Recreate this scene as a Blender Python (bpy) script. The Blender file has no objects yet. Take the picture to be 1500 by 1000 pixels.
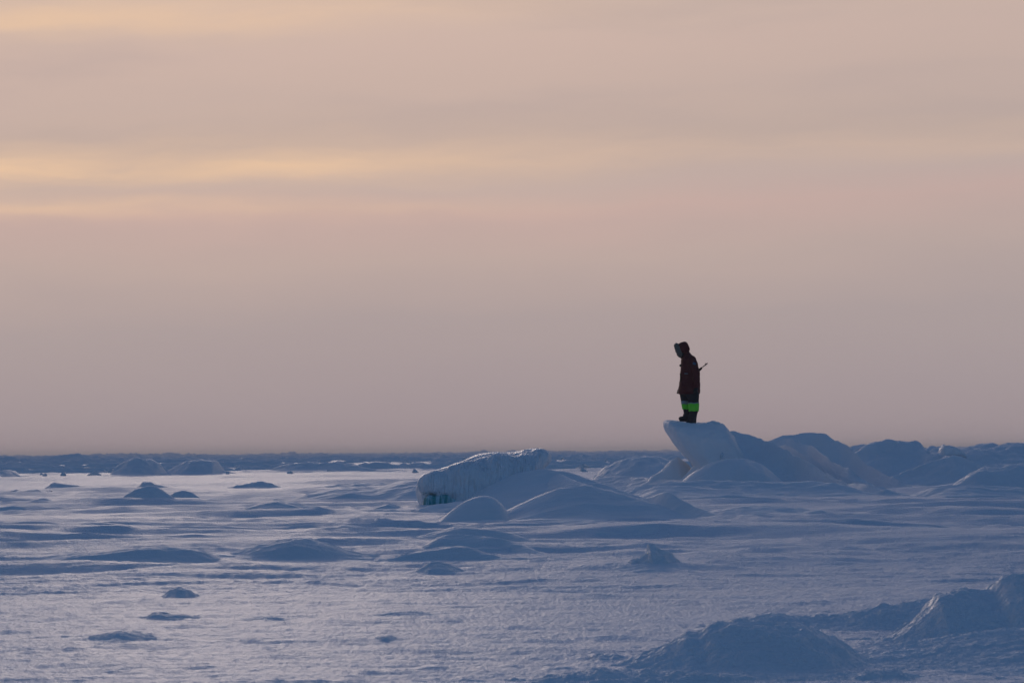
import bpy, bmesh, math, random
import numpy as np
from mathutils import Vector, Matrix
random.seed(7)
R = math.radians
scene = bpy.context.scene
COL = scene.collection

# ------------------------------------------------------------------ camera
F = 4500.0                       # focal length in photo pixels (1500 wide)
CAMH = 0.95
HZ = 663.0
pitch = math.atan((HZ-500)/F)
roll = R(0.5)
fw = Vector((0, math.cos(pitch), math.sin(pitch)))
up0 = Vector((0, -math.sin(pitch), math.cos(pitch)))
rt0 = Vector((1, 0, 0))
rt = rt0*math.cos(roll) - up0*math.sin(roll)
up = up0*math.cos(roll) + rt0*math.sin(roll)
cam_d = bpy.data.cameras.new('camera')
cam = bpy.data.objects.new('camera', cam_d)
COL.objects.link(cam)
M = Matrix((rt, up, -fw)).transposed().to_4x4()
M.translation = (0, 0, CAMH)
cam.matrix_world = M
cam_d.sensor_width = 36
cam_d.lens = 36*F/1500
cam_d.clip_start = 0.1
cam_d.clip_end = 30000
cam_d.dof.use_dof = True
cam_d.dof.focus_distance = 62
cam_d.dof.aperture_fstop = 16
scene.camera = cam

def P(px, py, d):
    return Vector((0, 0, CAMH)) + fw*d + rt*((px-750)/F*d) + up*(-(py-500)/F*d)
def gd(px, py):
    """depth at which the ray of a pixel meets flat ground"""
    v = fw + rt*((px-750)/F) + up*(-(py-500)/F)
    return -CAMH/min(v.z, -1e-5)

# ------------------------------------------------------------------ noise
def _hash(ix, iy, seed):
    n = (ix.astype(np.int64)*374761393 + iy.astype(np.int64)*668265263 + seed*2147483647) & 0xffffffff
    n = ((n ^ (n >> 13))*1274126177) & 0xffffffff
    n = n ^ (n >> 16)
    return (n & 0xffffff)/float(0xffffff)
def noise(x, y, seed=0):
    xi = np.floor(x); yi = np.floor(y)
    fx = x-xi; fy = y-yi
    fx = fx*fx*fx*(fx*(fx*6-15)+10); fy = fy*fy*fy*(fy*(fy*6-15)+10)
    a = _hash(xi, yi, seed); b = _hash(xi+1, yi, seed)
    c = _hash(xi, yi+1, seed); d = _hash(xi+1, yi+1, seed)
    return (a+(b-a)*fx + (c-a)*fy + (a-b-c+d)*fx*fy)*2-1
def fbm(x, y, o=4, seed=0, g=0.5):
    s = 0; a = 1; t = 0
    for i in range(o):
        ca, sa = math.cos(i*1.1), math.sin(i*1.1)
        s = s + a*noise((x*ca-y*sa)*2**i, (x*sa+y*ca)*2**i, seed+i*17); t += a; a *= g
    return s/t
def sfbm(x, y, o=3, seed=0, g=0.5):     # no rotation: keeps stretched features stretched
    s = 0; a = 1; t = 0
    for i in range(o):
        s = s + a*noise(x*2**i+i*7.3, y*2**i+i*3.1, seed+i*17); t += a; a *= g
    return s/t
def ridged(x, y, o=4, seed=0):
    s = 0; a = 1; t = 0
    for i in range(o):
        n = 1-np.abs(noise(x*2**i+i*5.7, y*2**i, seed+i*13)); s = s+a*n*n; t += a; a *= .5
    return s/t
def sst(e0, e1, v):
    t = np.clip((v-e0)/(e1-e0), 0, 1); return t*t*(3-2*t)

_rg = random.Random(19)
DR = []
for _i in range(150):
    _yp = _rg.uniform(24, 175)*1.0
    _d = F*CAMH/_yp
    _x = _rg.uniform(-.19, .19)*_d
    _s = _rg.uniform(.5, 1.25)*(_d/45.)**.35
    DR.append((_x, _d, _rg.uniform(1.4, 4.2)*_s, _rg.uniform(.55, 1.1)*_s, _rg.uniform(.035, .11)*_s, _rg.uniform(-.5, .5), _rg.uniform(-.35, .35)))
def swells(x, y):
    z = np.zeros_like(x)
    x0, x1, y0, y1 = x.min(), x.max(), y.min(), y.max()
    for (cx, cy, L, W, h, cv, sk) in DR:
        if cx+1.3*L < x0 or cx-1.3*L > x1 or cy+4*W+L < y0 or cy-2*W-L > y1: continue
        m = (np.abs(x-cx) < L) & (y > cy-2*W-L) & (y < cy+4*W+L)
        if not m.any(): continue
        X = x[m]; Y = y[m]
        u = (X-cx)/L
        u2 = np.where(u < sk, (u-sk)/(1+sk), (u-sk)/(1-sk))
        wav = .25*noise(X*.9+cx, X*0+cy, 77)+.10*noise(X*2.7+cx, X*0+cy, 78)
        v = (Y-cy-cv*L*.25*u2*u2-wav*W)
        v = np.where(v < 0, v/W, v/(2.6*W))
        e = np.clip(1-u2*u2, 0, 1)**1.6
        hh = np.clip(1-v*v/(.25+.75*e), 0, 1)**2
        z[m] = np.maximum(z[m], h*e*hh)
    return z
def ground(x, y, tongues=1.0):
    r = np.hypot(x, y)
    wx = x+1.5*noise(x*.15, y*.15, 5)
    wy = y+1.2*noise(x*.12+9, y*.2, 6)
    z = 0.055*sfbm(wx*.10, wy*.28, 3, 1)*sst(8, 30, r)
    # wind packed drifts, drawn out from left to right
    s = ridged(wx*.22, wy*.75, 3, 21)
    patch = sst(-.15, .5, noise(x*.07+3, y*.10, 31))
    z = z + 0.12*(s-.45)*patch*sst(14, 36, r)
    z = z + 0.014*sfbm(wx*.55, wy*2.0, 3, 41)*sst(6, 14, r)
    # crescent tongues: long rise away from the viewer, short drop on the near side
    for kx, ky, am, mx, my, sd_ in ((.09, .42, .11, .05, .11, 11), (.2, .8, .055, .13, .22, 14), (.5, 2.0, .010, .3, .5, 17)):
        ph = -wy*ky + 1.6*noise(wx*kx, wy*kx*.8, sd_) + .35*noise(wx*kx*3.3, wy*kx*3, sd_+1)
        fr = ph-np.floor(ph)
        cell = np.floor(ph)
        hh = np.where(fr < .80, (fr/.80)**1.8, 1-sst(.80, 1.0, fr))
        mk = sst(.05, .55, noise(wx*mx+cell*7.7, cell*3.3+wy*.0, sd_+2)+.25*noise(wx*mx*4, cell*1.1, sd_+3))
        z = z + tongues*am*hh*mk*(sst(24, 40, r) if am > .03 else sst(10, 18, r))*(1-sst(60, 95, r))
    sa = ridged(wx*.8+4, wy*3.2, 3, 47)
    z = z + 0.017*(sa-.5)*sst(-.2, .35, noise(x*.22+13, y*.3, 33))
    z = z + 0.009*sfbm(x*2.2, y*5.5, 3, 51)
    nr = 1-sst(22, 45, r)
    z = z + 0.0085*fbm(x*14, y*20, 4, 61, .7)*nr
    lump = sst(.28, .75, noise(x*5.5, y*7.5, 71))*sst(-.2, .6, noise(x*.6, y*.8, 72))
    z = z + 0.008*lump*nr
    z = z + swells(x, y)*tongues
    # distant broken ice
    far = sst(125, 165, r)
    k = sst(-.30, .45, noise(x*.017, y*.011+2, 81))
    sc = np.clip(r/260.0, 1, 5)
    rb = .42*sst(-.12, .45, fbm(x*.10/sc, y*.05/sc, 4, 91, .6)) + .26*sst(0, .5, fbm(x*.5/sc**.5, y*.2/sc**.5, 3, 95)) + .10*fbm(x*1.4, y*.4, 2, 97)
    z = z + far*(0.15+.85*k)*rb*(.75+.5*sst(200, 900, r)+.9*sst(900, 3000, r))*1.15
    return z

# ------------------------------------------------------------------ materials
def nodes(name):
    m = bpy.data.materials.new(name); m.use_nodes = True
    nt = m.node_tree; b = nt.nodes['Principled BSDF']
    return m, nt, b
def snow_mat(name, base=(.80, .84, .90), rough=.5, spec=.5, bump=.012, fine=70, streak=0.0, tint=None, sss=0.0, vstreak=0.0):
    m, nt, b = nodes(name)
    N = nt.nodes.new; L = nt.links.new
    tc = N('ShaderNodeTexCoord')
    geo = N('ShaderNodeNewGeometry')
    n1 = N('ShaderNodeTexNoise'); n1.inputs['Scale'].default_value = 1.6; n1.inputs['Detail'].default_value = 5
    L(geo.outputs['Position'], n1.inputs['Vector'])
    mix = N('ShaderNodeMix'); mix.data_type = 'RGBA'
    mix.inputs[6].default_value = (*[c*.93 for c in base], 1); mix.inputs[7].default_value = (*[min(1, c*1.05) for c in base], 1)
    L(n1.outputs['Fac'], mix.inputs[0]); L(mix.outputs[2], b.inputs['Base Color'])
    b.inputs['Roughness'].default_value = rough
    b.inputs['Specular IOR Level'].default_value = spec
    b.inputs['IOR'].default_value = 1.5
    # grain
    n2 = N('ShaderNodeTexNoise'); n2.inputs['Scale'].default_value = fine; n2.inputs['Detail'].default_value = 3
    L(geo.outputs['Position'], n2.inputs['Vector'])
    b1 = N('ShaderNodeBump'); b1.inputs['Strength'].default_value = 1; b1.inputs['Distance'].default_value = bump
    L(n2.outputs['Fac'], b1.inputs['Height'])
    mp = N('ShaderNodeMapping'); mp.inputs['Scale'].default_value = (3, 11, 11)
    L(geo.outputs['Position'], mp.inputs['Vector'])
    n3 = N('ShaderNodeTexNoise'); n3.inputs['Scale'].default_value = 1; n3.inputs['Detail'].default_value = 6; n3.inputs['Roughness'].default_value = .6
    L(mp.outputs[0], n3.inputs['Vector'])
    b2 = N('ShaderNodeBump'); b2.inputs['Strength'].default_value = 1; b2.inputs['Distance'].default_value = .02+streak
    L(n3.outputs['Fac'], b2.inputs['Height']); L(b1.outputs[0], b2.inputs['Normal'])
    last = b2
    if vstreak:
        mp2 = N('ShaderNodeMapping'); mp2.inputs['Scale'].default_value = (9, 5, .9); mp2.inputs['Rotation'].default_value = (0, R(12), 0)
        L(geo.outputs['Position'], mp2.inputs['Vector'])
        n4 = N('ShaderNodeTexNoise'); n4.inputs['Scale'].default_value = 1.3; n4.inputs['Detail'].default_value = 4
        L(mp2.outputs[0], n4.inputs['Vector'])
        b3 = N('ShaderNodeBump'); b3.inputs['Distance'].default_value = vstreak
        L(n4.outputs['Fac'], b3.inputs['Height']); L(b2.outputs[0], b3.inputs['Normal']); last = b3
    L(last.outputs[0], b.inputs['Normal'])
    if sss:
        b.inputs['Subsurface Weight'].default_value = sss
        b.inputs['Subsurface Radius'].default_value = (.3, .6, 1.0); b.inputs['Subsurface Scale'].default_value = .06
    return m
M_GROUND = snow_mat('snow_plain', rough=.60, spec=.36, bump=.018, fine=38, streak=.010)
M_SNOW = snow_mat('drift_snow', base=(.86, .88, .91), rough=.6, spec=.45, bump=.008, streak=.0)
M_ROUGH = snow_mat('crusted_snow', base=(.87, .89, .92), rough=.6, spec=.4, bump=.016, fine=45, streak=.0)
M_ICE = snow_mat('rimed_ice', base=(.83, .89, .94), rough=.5, spec=.5, bump=.008, fine=30, vstreak=.13, sss=.0)
def plain_mat(name, col, rough=.8, spec=.3, var=.15, scale=30, bump=.003, bscale=200, metallic=0):
    m, nt, b = nodes(name); N = nt.nodes.new; L = nt.links.new
    tc = N('ShaderNodeTexCoord')
    n = N('ShaderNodeTexNoise'); n.inputs['Scale'].default_value = scale; n.inputs['Detail'].default_value = 4
    L(tc.outputs['Object'], n.inputs['Vector'])
    mix = N('ShaderNodeMix'); mix.data_type = 'RGBA'
    mix.inputs[6].default_value = (*[c*(1-var) for c in col], 1); mix.inputs[7].default_value = (*[min(1, c*(1+var)) for c in col], 1)
    L(n.outputs['Fac'], mix.inputs[0]); L(mix.outputs[2], b.inputs['Base Color'])
    b.inputs['Roughness'].default_value = rough; b.inputs['Specular IOR Level'].default_value = spec
    b.inputs['Metallic'].default_value = metallic
    n2 = N('ShaderNodeTexNoise'); n2.inputs['Scale'].default_value = bscale
    L(tc.outputs['Object'], n2.inputs['Vector'])
    bp = N('ShaderNodeBump'); bp.inputs['Distance'].default_value = bump
    L(n2.outputs['Fac'], bp.inputs['Height']); L(bp.outputs[0], b.inputs['Normal'])
    return m
# teal ice, paler where frost runs down it
def teal():
    m, nt, b = nodes('blue_green_ice'); N = nt.nodes.new; L = nt.links.new
    geo = N('ShaderNodeNewGeometry')
    mp = N('ShaderNodeMapping'); mp.inputs['Scale'].default_value = (16, 4, 2.2)
    L(geo.outputs['Position'], mp.inputs['Vector'])
    n = N('ShaderNodeTexNoise'); n.inputs['Scale'].default_value = 1; n.inputs['Detail'].default_value = 5
    L(mp.outputs[0], n.inputs['Vector'])
    cr = N('ShaderNodeValToRGB')
    cr.color_ramp.elements[0].position = .45; cr.color_ramp.elements[0].color = (.03, .30, .32, 1)
    cr.color_ramp.elements[1].position = .60; cr.color_ramp.elements[1].color = (.40, .66, .74, 1)
    L(n.outputs['Fac'], cr.inputs[0]); L(cr.outputs[0], b.inputs['Base Color'])
    b.inputs['Roughness'].default_value = .35
    bp = N('ShaderNodeBump'); bp.inputs['Distance'].default_value = .03
    L(n.outputs['Fac'], bp.inputs['Height']); L(bp.outputs[0], b.inputs['Normal'])
    return m
M_TEAL = teal()
M_FAR = snow_mat('far_broken_ice', base=(.82, .86, .90), rough=.9, spec=.1, bump=.01, fine=10)

# ------------------------------------------------------------------ mesh helpers
def mesh_np(name, verts, quads, mat, parent=None, smooth=True):
    me = bpy.data.meshes.new(name)
    verts = np.asarray(verts, np.float32); quads = np.asarray(quads, np.int32)
    me.vertices.add(len(verts)); me.vertices.foreach_set('co', verts.ravel())
    k = quads.shape[1]
    me.loops.add(quads.size); me.loops.foreach_set('vertex_index', quads.ravel())
    me.polygons.add(len(quads)); me.polygons.foreach_set('loop_start', np.arange(0, quads.size, k, dtype=np.int32))
    if smooth: me.polygons.foreach_set('use_smooth', np.ones(len(quads), bool))
    me.update(calc_edges=True); me.validate()
    me.materials.append(mat)
    o = bpy.data.objects.new(name, me); COL.objects.link(o)
    if parent: o.parent = parent
    return o
def tag(o, label=None, cat=None, group=None, kind=None):
    if label: o['label'] = label
    if cat: o['category'] = cat
    if group: o['group'] = group
    if kind: o['kind'] = kind
    return o

# ------------------------------------------------------------------ ground sheet
def build_ground():
    a_in = np.linspace(-R(12.5), R(12.5), 1150)
    a_l = -R(12.5) - (R(167.5))*np.linspace(1, 0, 90, endpoint=False)**1.8
    a_r = R(12.5) + (R(167.5))*(np.linspace(0, 1, 91)[1:-1])**1.8
    ang = np.concatenate([a_l, a_in, a_r])
    rr = [0.02, .6, 1.5, 3, 4.5, 6, 7.2, 8.3, 9.4, 10.3, 11]
    k = F*CAMH
    yy = np.arange(345, 200, -1.0); rr += list(k/yy)
    yy = np.arange(200, 40, -.4); rr += list(k/yy)
    yy = np.arange(40, .6, -.22); rr += list(k/yy)
    rr += [6600]
    rr = np.array(sorted(set(rr)))
    rr = rr[np.concatenate([[True], np.diff(rr) > 1e-4])]
    A, Q = np.meshgrid(ang, rr)
    x = Q*np.sin(A); y = Q*np.cos(A)
    z = ground(x, y)
    na, nr = len(ang), len(rr)
    v = np.stack([x, y, z], -1).reshape(-1, 3)
    i = np.arange(nr-1)[:, None]*na; j = np.arange(na)[None, :]
    jn = (j+1) % na
    q = np.stack([i+j, i+jn, i+na+jn, i+na+j], -1).reshape(-1, 4)
    o = mesh_np('snow_plain', v, q, M_GROUND)
    tag(o, kind='structure'); return o
build_ground()

# ------------------------------------------------------------------ drifts and mounds
def smooth_interp(xs, xp, fp, sig):
    """piecewise interpolation softened with a small gaussian"""
    n = 41; k = np.linspace(-2.2, 2.2, n); w = np.exp(-k*k/2); w /= w.sum()
    return sum(w[i]*np.interp(xs+k[i]*sig, xp, fp) for i in range(n))
def mound(name, label, cat, crest, base, wf=None, wb=None, prof='dome', rough=.0, mat=None, group=None,
          depths=None, res=2.0, sig=None, crumb=0.0, seed=0, lift=0.0, chunk=0.0, ex=.8):
    """crest: [(px,py)] seen outline; base: photo row of its foot (or depths: distance for every crest point)"""
    bx = sum(c[0] for c in crest)/len(crest)
    if depths is None:
        d0 = gd(bx, base)
        hs = max((P(px, py, d0).z) for px, py in crest)
        w0 = wf if wf else max(.35, 2.2*hs)
        ds = [d0+w0*.75]*len(crest)
    else:
        ds = depths; d0 = sum(ds)/len(ds)
        w0 = wf if wf else 1.2
    w0 *= .6
    pts = [P(px, py, d) for (px, py), d in zip(crest, ds)]
    xp = np.array([p.x for p in pts]); zp = np.array([p.z for p in pts]); yp = np.array([p.y for p in pts])
    zp = zp - ground(xp, yp, 0)*.7 + lift
    L = xp[-1]-xp[0]
    e = max(.05*L, .3*max(zp))*ex
    e = max(e, .11*L) if ex > .5 else e
    xp = np.concatenate([[xp[0]-e*2], xp, [xp[-1]+e*2]]); yp = np.concatenate([[yp[0]], yp, [yp[-1]]])
    zp = np.concatenate([[-.03], zp, [-.03]])
    wb_ = wb if wb else w0*1.3
    dm = sum(ds)/len(ds); st = dm/F*res
    nx = int(min(700, max(30, (xp[-1]-xp[0])/st)))
    xs = np.linspace(xp[0], xp[-1], nx)
    s = sig if sig is not None else L*.018
    H = smooth_interp(xs, xp, zp, s); Y = smooth_interp(xs, xp, yp, s*3+.05)
    ny = int(min(420, max(44, (w0+wb_)*1.5/st/1.7)))*(2 if res < 1.8 else 1)
    t = np.linspace(-1, 1, ny)
    # denser rows around the crest
    t = np.sign(t)*np.abs(t)**1.5*1.85
    X, T = np.meshgrid(xs, t)
    Hm = np.broadcast_to(H, X.shape); Ym = np.broadcast_to(Y, X.shape)
    W = np.where(T < 0, w0, wb_)
    Wx = W*(.3+.7*np.clip(Hm/max(zp), 0, 1))
    Yy = Ym + T*Wx
    amp = max(zp)
    ws = max(amp*1.6+.15, w0*.75)
    wob = noise(X/ws+seed, Yy/ws, 200+seed)*.16 + noise(X/(ws*.4)+seed, Yy/(ws*.4), 230+seed)*.05
    r = np.clip(np.abs(T)*(1+wob*np.clip(np.abs(T)*2, 0, 1)), 0, 1.3)
    if prof == 'dome':   pr = np.where(r < 1, (1-r**2), 0)**2.0
    elif prof == 'drift':
        rr_ = np.sqrt(r*r+.0025)-.05; pr = np.clip(1-rr_, 0, 1)**1.7
    elif prof == 'crisp':
        rr_ = np.sqrt(r*r+.0004)-.02; pr = np.clip(1-rr_, 0, 1)**1.3
    else: pr = np.where(r < 1, (1-r**3), 0)**1.1
    pr = pr/max(pr.max(), 1e-6)
    pa = np.clip(1-(np.abs(T)/1.8)**2, 0, 1)**2
    Z = Hm*(pr*.90+.10*pa)
    js = amp*1.1+.12
    Z = Z*(1+min(.2, .04+rough*3.5)*fbm(X/js+seed*2.3, Yy/js, 3, 520, .45)*np.clip(np.abs(T)*3+.14, 0, 1))
    if rough:
        fq = 1/(amp*.5+.06)
        Z = Z + rough*amp*fbm(X*fq+seed*3.3, Yy*fq*1.1, 5, 300+seed, .55)*np.clip(pr*3, 0, 1)
    if chunk:
        fq = 1/(amp*.35+.05)
        c = 1-np.abs(noise(X*fq+seed*1.7, Yy*fq, 350+seed)); Z = Z + chunk*amp*(c*c-.4)*np.clip(pr*2.5, 0, 1)
    if crumb:
        Z = Z + crumb*sst(.15, .7, fbm(X*9+seed, Yy*9, 2, 400+seed))*np.clip(pr*4, 0, 1) + crumb*.5*fbm(X*22, Yy*22, 2, 410)*np.clip(pr*4, 0, 1)
    # gentle wind fluting
    Z = Z + .011*amp*sfbm(X*.8/(amp+.2), Yy*3/(amp+.2), 3, 420+seed)*np.clip(pr*3, 0, 1)
    Z = ground(X, Yy, 1-np.clip(pr*5, 0, 1)) + Z - .012*(1-np.clip(pr*9+pa*2.5, 0, 1)) - .03*(np.abs(T) > 1.7)
    ny_, nx_ = X.shape
    v = np.stack([X, Yy, Z], -1).reshape(-1, 3)
    i = np.arange(ny_-1)[:, None]*nx_; j = np.arange(nx_-1)[None, :]
    q = np.stack([i+j, i+j+1, i+nx_+j+1, i+nx_+j], -1).reshape(-1, 4)
    # origin at the foot of the mound
    org = np.array([v[:, 0].mean(), v[:, 1].mean(), 0.0])
    o = mesh_np(name, v-org, q, mat or M_SNOW); o.location = org
    tag(o, label, cat, group)
    return o
G = 'snow mounds on the frozen sea'
def sm(label, crest, base, **k):
    cat = k.pop('cat', 'snow mound'); nm = k.pop('name', 'snow_mound')
    sm.n += 1
    return mound(nm, label, cat, crest, base, seed=sm.n, group=k.pop('group', G), **k)
sm.n = 0

# -- left field
sm('pointed dark snow mound in the left of the plain, tallest there', [(150,738),(175,731),(195,720),(212,712),(226,711),(238,717),(252,730),(268,738)], 743, rough=.10, prof='dome', sig=.05)
sm('low round mound just right of and behind the pointed left mound', [(243,732),(255,721),(268,718),(282,721),(296,731)], 736, rough=.08)
sm('long thin drift tailing off left of the pointed mound', [(85,742),(120,737),(160,731),(200,727),(240,731),(330,735)], 744, prof='drift', rough=.06, wf=1.6)
sm('dark sliver of a mound cut by the left edge at mid height', [(-30,745),(0,743),(20,741),(40,744),(75,747)], 749, rough=.06)
sm('long smooth dark drift nearest the lower left, with a blunt right end', [(70,818),(130,810),(190,804),(240,802),(280,804),(305,810),(325,821)], 830, prof='dome', wf=1.6, rough=.02)
sm('faint low swell right behind the long left drift', [(130,804),(170,798),(220,795),(262,797),(300,803)], 806, wf=1.6, rough=.03)
sm('broad dark wedge shaped mound left of the centre drifts', [(335,812),(365,803),(395,794),(425,788),(452,788),(480,796),(520,808),(545,813)], 822, wf=1.4, rough=.07)
sm('low humped drift in the mid plain beyond the wedge shaped mound', [(330,754),(360,745),(385,737),(408,733),(430,736),(460,744),(505,752)], 755, wf=2.2, prof='dome', rough=.05)
sm('thin dark crest above the low humped drift', [(360,733),(380,726),(410,722),(450,723),(490,727)], 731, wf=2.2, prof='drift', rough=.08)
sm('wide dark swell against the left side of the striped ice block', [(450,723),(490,716),(520,712),(555,714),(585,706),(608,702),(640,704)], 741, wf=5, rough=.03, prof='dome')
sm('flat dark ridge far behind the wide swell', [(465,713),(500,709),(520,706),(545,708),(580,706),(600,709)], 715, wf=3, rough=.15)
sm('little pyramid of snow just left of the striped ice block foot', [(535,751),(552,743),(568,738),(580,740),(592,750)], 754, rough=.06, prof='drift', wf=1.4)
sm('pale low hump in the plain below the little pyramid', [(450,785),(475,775),(500,769),(525,771),(555,781),(590,789)], 789, wf=2.4, prof='drift', rough=.06)
# small ones near
SG = 'small snow lumps on the near plain'
sm('small rounded lump alone on the near left plain', [(238,873),(248,865),(262,861),(275,863),(290,873)], 876, rough=.2, group=SG, mat=M_ROUGH, crumb=.006, wf=.5)
sm('small lump with a flat tail to its right, below the rounded lump', [(213,904),(225,897),(238,895),(250,899),(275,901),(302,905)], 907, rough=.2, group=SG, mat=M_ROUGH, crumb=.005, wf=.45)
sm('thin flat sliver of snow between two lumps on the lower left plain', [(355,909),(375,905),(395,904),(412,906),(430,909)], 911, rough=.2, group=SG, mat=M_ROUGH, wf=.4)
sm('flat dark sliver of snow at bottom centre of the near plain', [(558,901),(580,897),(600,895),(620,897),(640,901)], 904, rough=.2, group=SG, mat=M_ROUGH, wf=.4)
sm('tiny knob of snow nearest the bottom centre', [(553,936),(560,932),(568,931),(577,934),(584,937)], 940, rough=.25, group=SG, mat=M_ROUGH, wf=.3)
sm('wide faint swell in the lower left corner plain', [(110,940),(140,931),(175,926),(205,930),(240,938)], 947, rough=.10, group=SG, mat=M_ROUGH, crumb=.005, wf=.9)
sm('small dark lump in front of the banded centre drifts', [(616,832),(628,824),(642,822),(656,825),(676,833)], 838, rough=.16, group=SG, mat=M_ROUGH, crumb=.004, wf=.7)
sm('faint pair of crests on the plain right of the wedge shaped mound', [(405,828),(420,824),(440,825),(455,828)], 831, rough=.2, group=SG, mat=M_ROUGH, wf=.6)

# -- centre, round the striped ice block
sm('big smooth skirt of drifted snow behind and right of the striped ice block', [(690,722),(730,706),(770,694),(795,688),(815,692),(850,707),(900,722),(950,738),(1000,750),(1060,762)], 0, depths=[52,52,52,51,50,49,48,47,46,45], wf=7.5, wb=5, prof='drift', rough=.015, name='snow_drift', cat='snow drift')
sm('sharp ridge running down right from the striped ice block top', [(770,700),(800,688),(835,691),(862,702),(900,716),(950,733),(1010,752)], 0, depths=[56,56,56,55.5,55,54.5,54], wf=3.0, wb=3, prof='drift', rough=.03, name='snow_drift', cat='snow drift')
sm('drift with a small knobby peak right of the striped ice block', [(820,748),(870,741),(920,738),(950,731),(967,722),(982,720),(993,727),(1015,739),(1060,755),(1110,771),(1190,789)], 0, depths=[43,43,43,42.6,42.3,42,42,41.5,40.5,39.5,38.5], wf=2.1, wb=2.0, prof='drift', rough=.02, sig=.06, name='snow_drift', cat='snow drift')
sm('smooth rounded dome of snow in front of the striped ice block', [(640,764),(655,752),(672,738),(690,729),(708,725),(724,727),(738,738),(746,754),(749,768)], 0, depths=[41.2,41.4,41.5,41.5,41.5,41.5,41.5,41.4,41.2], wf=1.2, wb=2.5, prof='dome', rough=.012, sig=.05, ex=.1)
sm('low sloping apron of snow under the overhang of the striped ice block', [(540,774),(575,763),(600,752),(622,743),(645,741),(668,738),(692,733),(720,742)], 0, depths=[45,46,47,48.6,48.8,48.8,48.8,48.6], wf=3.4, lift=.02, wb=1.5, prof='drift', rough=.05, name='snow_drift', cat='snow drift')
sm('rearmost of the three layered crests below the rounded dome', [(578,797),(605,787),(640,777),(665,770),(690,771),(730,778),(765,787),(800,798),(835,806)], 0, depths=[32,32,32,32,32,32,31.5,31,30.5], wf=1.1, wb=1.3, prof='dome', rough=.02, sig=.05)
sm('middle of the three layered crests below the rounded dome', [(618,803),(632,793),(645,786),(670,784),(700,786),(740,791),(775,801),(812,813)], 0, depths=[29.6,29.7,29.8,29.9,29.9,29.6,29.2,28.6], wf=.8, wb=1.1, prof='dome', rough=.015, sig=.04)
sm('front one of the three layered crests below the rounded dome', [(570,816),(605,808),(640,802),(668,798),(690,800),(712,808),(745,815),(790,820)], 0, depths=[27.6,27.7,27.8,27.8,27.8,27.7,27.4,27.1], wf=.65, wb=1.0, prof='dome', rough=.012, sig=.04)
sm('rough little row of snow knobs right of the rounded dome', [(772,776),(785,770),(805,767),(822,769),(840,772),(870,776),(905,780)], 0, depths=[40]*7, wf=.9, wb=1, rough=.3)
sm('long low dark drift behind the spiky ice lump', [(790,797),(840,788),(890,782),(950,780),(1010,783),(1045,792),(1085,800)], 0, depths=[33.5,34,34.5,35,35,34,33], wf=2.0, wb=2, prof='dome', rough=.02, name='snow_drift', cat='snow drift')

sm('broad wind packed bank burying the lower right half of the striped ice block', [(655,748),(690,728),(722,708),(758,693),(795,686),(835,692),(880,708),(930,726),(1000,750)], 0, depths=[50,50.1,50.2,50.2,50.2,50,49.5,49,48], wf=4.0, wb=3, prof='drift', rough=.015, name='snow_drift', cat='snow drift')
sm('long tapering drift running right from behind the knobby peak drift', [(960,712),(1010,712),(1060,717),(1120,727),(1180,737),(1250,744)], 0, depths=[60,60,60,59,58,57], wf=3.2, wb=3, prof='drift', rough=.03, name='snow_drift', cat='snow drift')
sm('thin low drift between the knobby peak drift and the notched right drift', [(1000,764),(1060,757),(1110,758),(1160,765),(1230,776)], 0, depths=[40,40,40,39.5,39], wf=1.6, wb=2, prof='dome', rough=.03, name='snow_drift', cat='snow drift')
sm('dark smooth front slope between the rounded dome and the knobby peak drift', [(735,752),(780,730),(820,716),(860,712),(900,720),(945,734),(1000,750),(1080,772)], 0, depths=[42.3,42.4,42.5,42.5,42.5,42,41.5,40], wf=4.0, wb=4, prof='drift', rough=.02, name='snow_drift', cat='snow drift')
# -- right of centre
sm('long humped drift with a notched right end in the right plain', [(1050,747),(1080,741),(1110,740),(1150,741),(1185,745),(1205,751),(1222,758),(1260,764),(1320,769),(1400,772)], 0, depths=[43,43,43,43,43,42.5,41.5,41,40,39], wf=2.2, wb=2, prof='dome', rough=.05, name='snow_drift', cat='snow drift')
sm('smooth elongated dark drift lowest in the right plain', [(1215,784),(1255,776),(1300,772),(1350,771),(1390,776),(1430,784),(1465,789)], 0, depths=[35.6]*7, wf=1.3, wb=2, prof='dome', rough=.02, name='snow_drift', cat='snow drift')
sm('low wavy drift between the ice ledge and the striped ice block', [(850,710),(875,700),(900,697),(940,699),(985,702),(1040,712),(1100,722)], 0, depths=[72,72,72,71,69,66,64], wf=5, wb=3, prof='drift', rough=.06, name='snow_drift', cat='snow drift')
sm('small dark hump on the plain right of the knobby peak', [(1010,726),(1022,722),(1034,723),(1044,727)], 730, rough=.1)
sm('dark rounded mound left of the ice ledge, just under the horizon', [(885,684),(905,676),(925,670),(945,667),(965,669),(990,678)], 0, depths=[105]*6, wf=7, wb=4, rough=.1)

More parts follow.
